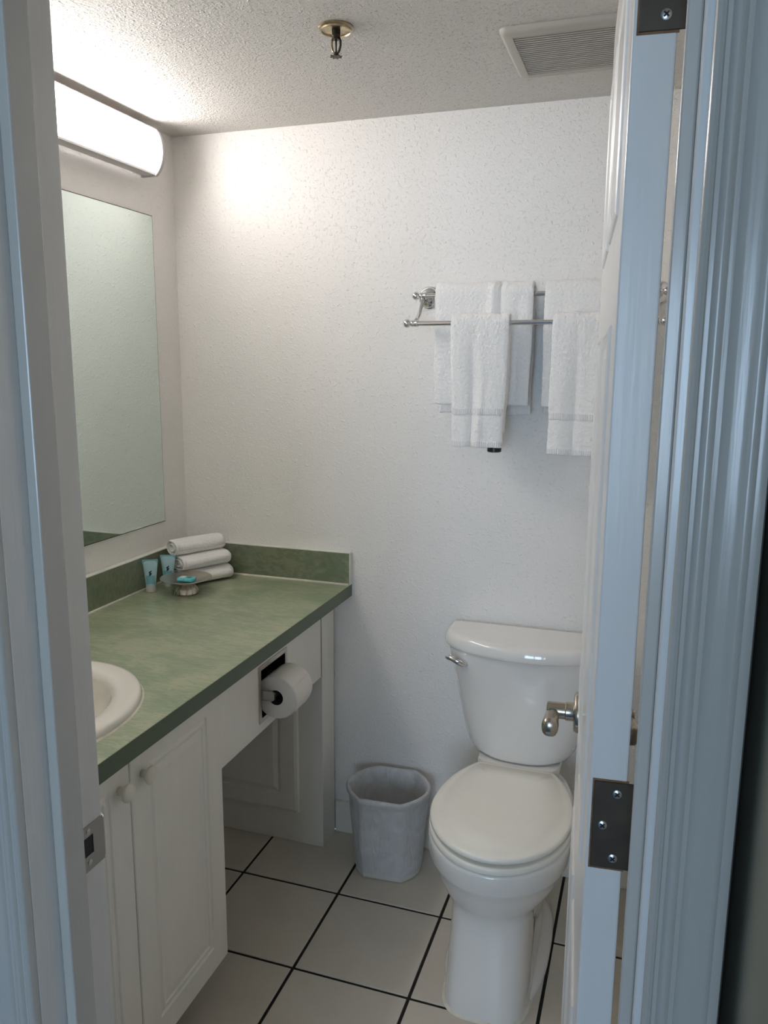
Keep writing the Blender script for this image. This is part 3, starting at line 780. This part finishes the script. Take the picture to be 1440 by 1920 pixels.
# ------------------------------------------------------------------ things on the countertop
# rolled towels, stacked in the corner
def rolled(name, label, c, ang, L, rw, rh, seed, squash=.0):
    e = thing(name, label, 'towel', c, ang, 'rolled towels in the counter corner')
    bm = bmesh.new(); n = 40; rings = []
    ks = 22
    for k in range(ks+1):
        t = k/ks; x = -L/2+L*t
        s = 1.0
        if t < .06: s = .90+.10*math.sin(PI/2*t/.06)
        if t > .94: s = .90+.10*math.sin(PI/2*(1-t)/.06)
        ring = []
        for i in range(n):
            a = 2*PI*i/n; ca, sa = math.cos(a), math.sin(a)
            q = 1+.04*noise.noise(Vector((x*14+seed, ca*1.4, sa*1.4+seed)))
            yy = rw*math.copysign(abs(ca)**.85, ca)*s*q; zz = rh*math.copysign(abs(sa)**.85, sa)*s*q
            zz = max(zz, -rh*.985)
            ring.append(Vector((x, yy, zz+rh)))
        rings.append(ring)
    # hollow spiral end on the near side: sink the cap
    bmv = ring_loft(bm, rings, False, True)
    inner = []
    for s, dx in ((.80, -.001), (.74, .006), (.70, .010), (.58, .006), (.52, -.001), (.40, -.001), (.34, .008), (.2, .008), (.05, .004)):
        inner.append([Vector((-L/2+dx, rw*s*math.cos(2*PI*i/n), rh+rh*s*math.sin(2*PI*i/n))) for i in range(n)])
    bm2 = bmesh.new(); ring_loft(bm2, [rings[0]]+inner, False, True)
    o = obj('roll', bm, 'terry_smooth', e, smooth=True); obj('spiral_end', bm2, 'terry_smooth', e, smooth=True)
    # overlapping flap edge along the roll
    bm = bmesh.new(); fr = []
    for k in range(13):
        t = k/12; x = -L/2+.006+(L-.012)*t; a = math.radians(-14+3*math.sin(t*5+seed))
        pts = []
        for da, rr in ((0, 1.0), (.10, 1.06), (.32, 1.07), (.6, 1.05), (.9, 1.0)):
            aa = a+da; ca, sa = math.cos(-aa-PI/2+1.2), math.sin(-aa-PI/2+1.2)
            pts.append(Vector((x, -rw*rr*abs(math.cos(aa))**.85, rh+rh*rr*math.copysign(abs(math.sin(aa))**.85, math.sin(aa)))))
        fr.append(pts)
    ring_loft(bm, fr, closed=False); f = obj('flap', bm, 'terry_smooth', e, smooth=True)
    m = f.modifiers.new('thick', 'SOLIDIFY'); m.thickness = .003
    return e
A = math.radians(61)
rolled('rolled_towel', 'bottom rolled white towel of the corner stack', (.133, -.124, ZT+.0005), A, .172, .046, .0235, 1)
rolled('rolled_towel', 'middle rolled white towel of the corner stack', (.127, -.122, ZT+.0465), A+.02, .170, .044, .0235, 4)
rolled('rolled_towel', 'topmost rolled white towel with visible spiral end', (.110, -.120, ZT+.0925), A+.02, .176, .034, .0245, 8)

def tube_bottle(label, loc, rz, h=.098):
    e = thing('lotion_tube', label, 'tube', loc, rz, 'small blue toiletry tubes')
    bm = bmesh.new(); n = 32; rings = []
    for k in range(13):
        t = k/12; z = .021+(h-.021)*t
        hw = .0155+.0075*t; hd = .0150*(1-t)**.9+.0008
        rings.append([Vector((hw*math.copysign(abs(math.cos(a))**(1-.35*t), math.cos(a)), hd*math.sin(a), z)) for a in [2*PI*i/n for i in range(n)]])
    ring_loft(bm, rings); b = obj('body', bm, 'tube_pale', e, auto=50)
    bm = bmesh.new(); lathe(bm, [(.0142, 0), (.0150, .002), (.0150, .019), (.0138, .0208), (0, .0208)], (0, 0, 1), (0, 0, 0), 28); obj('cap', bm, 'tube_cap', e, auto=40)
    def yf(z): t = (z-.021)/(h-.021); return -(.0150*(1-t)**.9+.0008)
    # crimped blue end and printed fields lie on the front of the tube
    bm = bmesh.new(); box(bm, -.0234, .0234, -.0016, .0016, h-.012, h+.0006, bev=.0004, seg=1); obj('crimp', bm, 'tube_blue', e)
    def patch(bm, pts, o=.0004):
        vv = [bm.verts.new((x, yf(z)*math.sqrt(max(.05, 1-(x/(.0155+.0075*(z-.021)/(h-.021)))**2))-o, z)) for x, z in pts]; bm.faces.new(vv)
    bm = bmesh.new()
    zs = [.026+.0042*k for k in range(7)]
    for a, c in zip(zs[:-1], zs[1:]):
        for q in range(-6, 6):
            patch(bm, [(q*.0021, a), ((q+1)*.0021, a), ((q+1)*.0021, c), (q*.0021, c)], .0005)
    obj('printed_field', bm, 'tube_blue', e)
    bm = bmesh.new()      # dark bird-like emblem
    zc = h*.60
    for pts in ([(-.0045, .004), (-.001, .0045), (.001, 0), (-.003, .001)], [(-.001, .0045), (.0035, .008), (.005, .006), (.001, 0)], [(.001, 0), (.005, .0015), (.0045, -.004), (.001, -.0075), (-.0025, -.005), (-.003, .001)], [(-.0025, -.005), (.001, -.0075), (-.004, -.010)]):
        patch(bm, [(x, zc+z) for x, z in pts], .0009)
    obj('emblem', bm, 'print_dark', e)
    bm = bmesh.new()
    for k, wd in enumerate((.009, .0105, .007, .0085)):
        z = h*.47-.0045*k
        patch(bm, [(-wd, z), (wd, z), (wd, z+.0012), (-wd, z+.0012)], .0011)
    obj('printed_lines', bm, 'print_teal', e)
    return e
tube_bottle('small pale blue tube standing alone left of the metal dish', (.050, -.285, ZT+.0002), .45)
tube_bottle('small pale blue tube tucked between dish and rolled towels', (.066, -.216, ZT+.0002), .40)

ds = thing('soap_dish', 'round brushed metal pedestal soap dish on the countertop', 'soap dish', (.162, -.268, ZT))
bm = bmesh.new(); lathe(bm, [(.034, .0003), (.036, .004), (.0345, .011), (.030, .020), (.0245, .028), (.0225, .0315), (.026, .034), (.036, .0365), (.052, .0405), (.066, .0465), (.0745, .0485), (.0765, .0492), (.0765, .0504), (.074, .0506), (.062, .0478), (.048, .0428), (.03, .0395), (0, .0385)], (0, 0, 1), (0, 0, 0), 56); obj('bowl_and_stem', bm, 'pewter', ds, auto=35)
bm = bmesh.new()
for k in range(12):
    a = 2*PI*k/12
    tube(bm, [(r*math.cos(a), r*math.sin(a), z) for r, z in ((.0357, .004), (.0342, .0112), (.0297, .0202), (.0243, .0282))], .0012, 6)
obj('flutes', bm, 'pewter', ds, smooth=True)
sb = thing('soap_packet', 'small turquoise wrapped soap lying in the metal dish', 'soap', (.166, -.272, ZT+.0392), .15)
bm = bmesh.new(); box(bm, -.026, .026, -.015, .015, .001, .012, bev=.004, seg=3); obj('wrapper', bm, 'soap_blue', sb, auto=50)
bm = bmesh.new(); box(bm, -.020, -.002, -.011, .012, .0118, .0126); obj('printed_patch', bm, 'soap_white', sb)
bm = bmesh.new(); box(bm, .004, .016, -.004, .001, .0118, .0126); obj('printed_mark', bm, 'print_dark', sb)
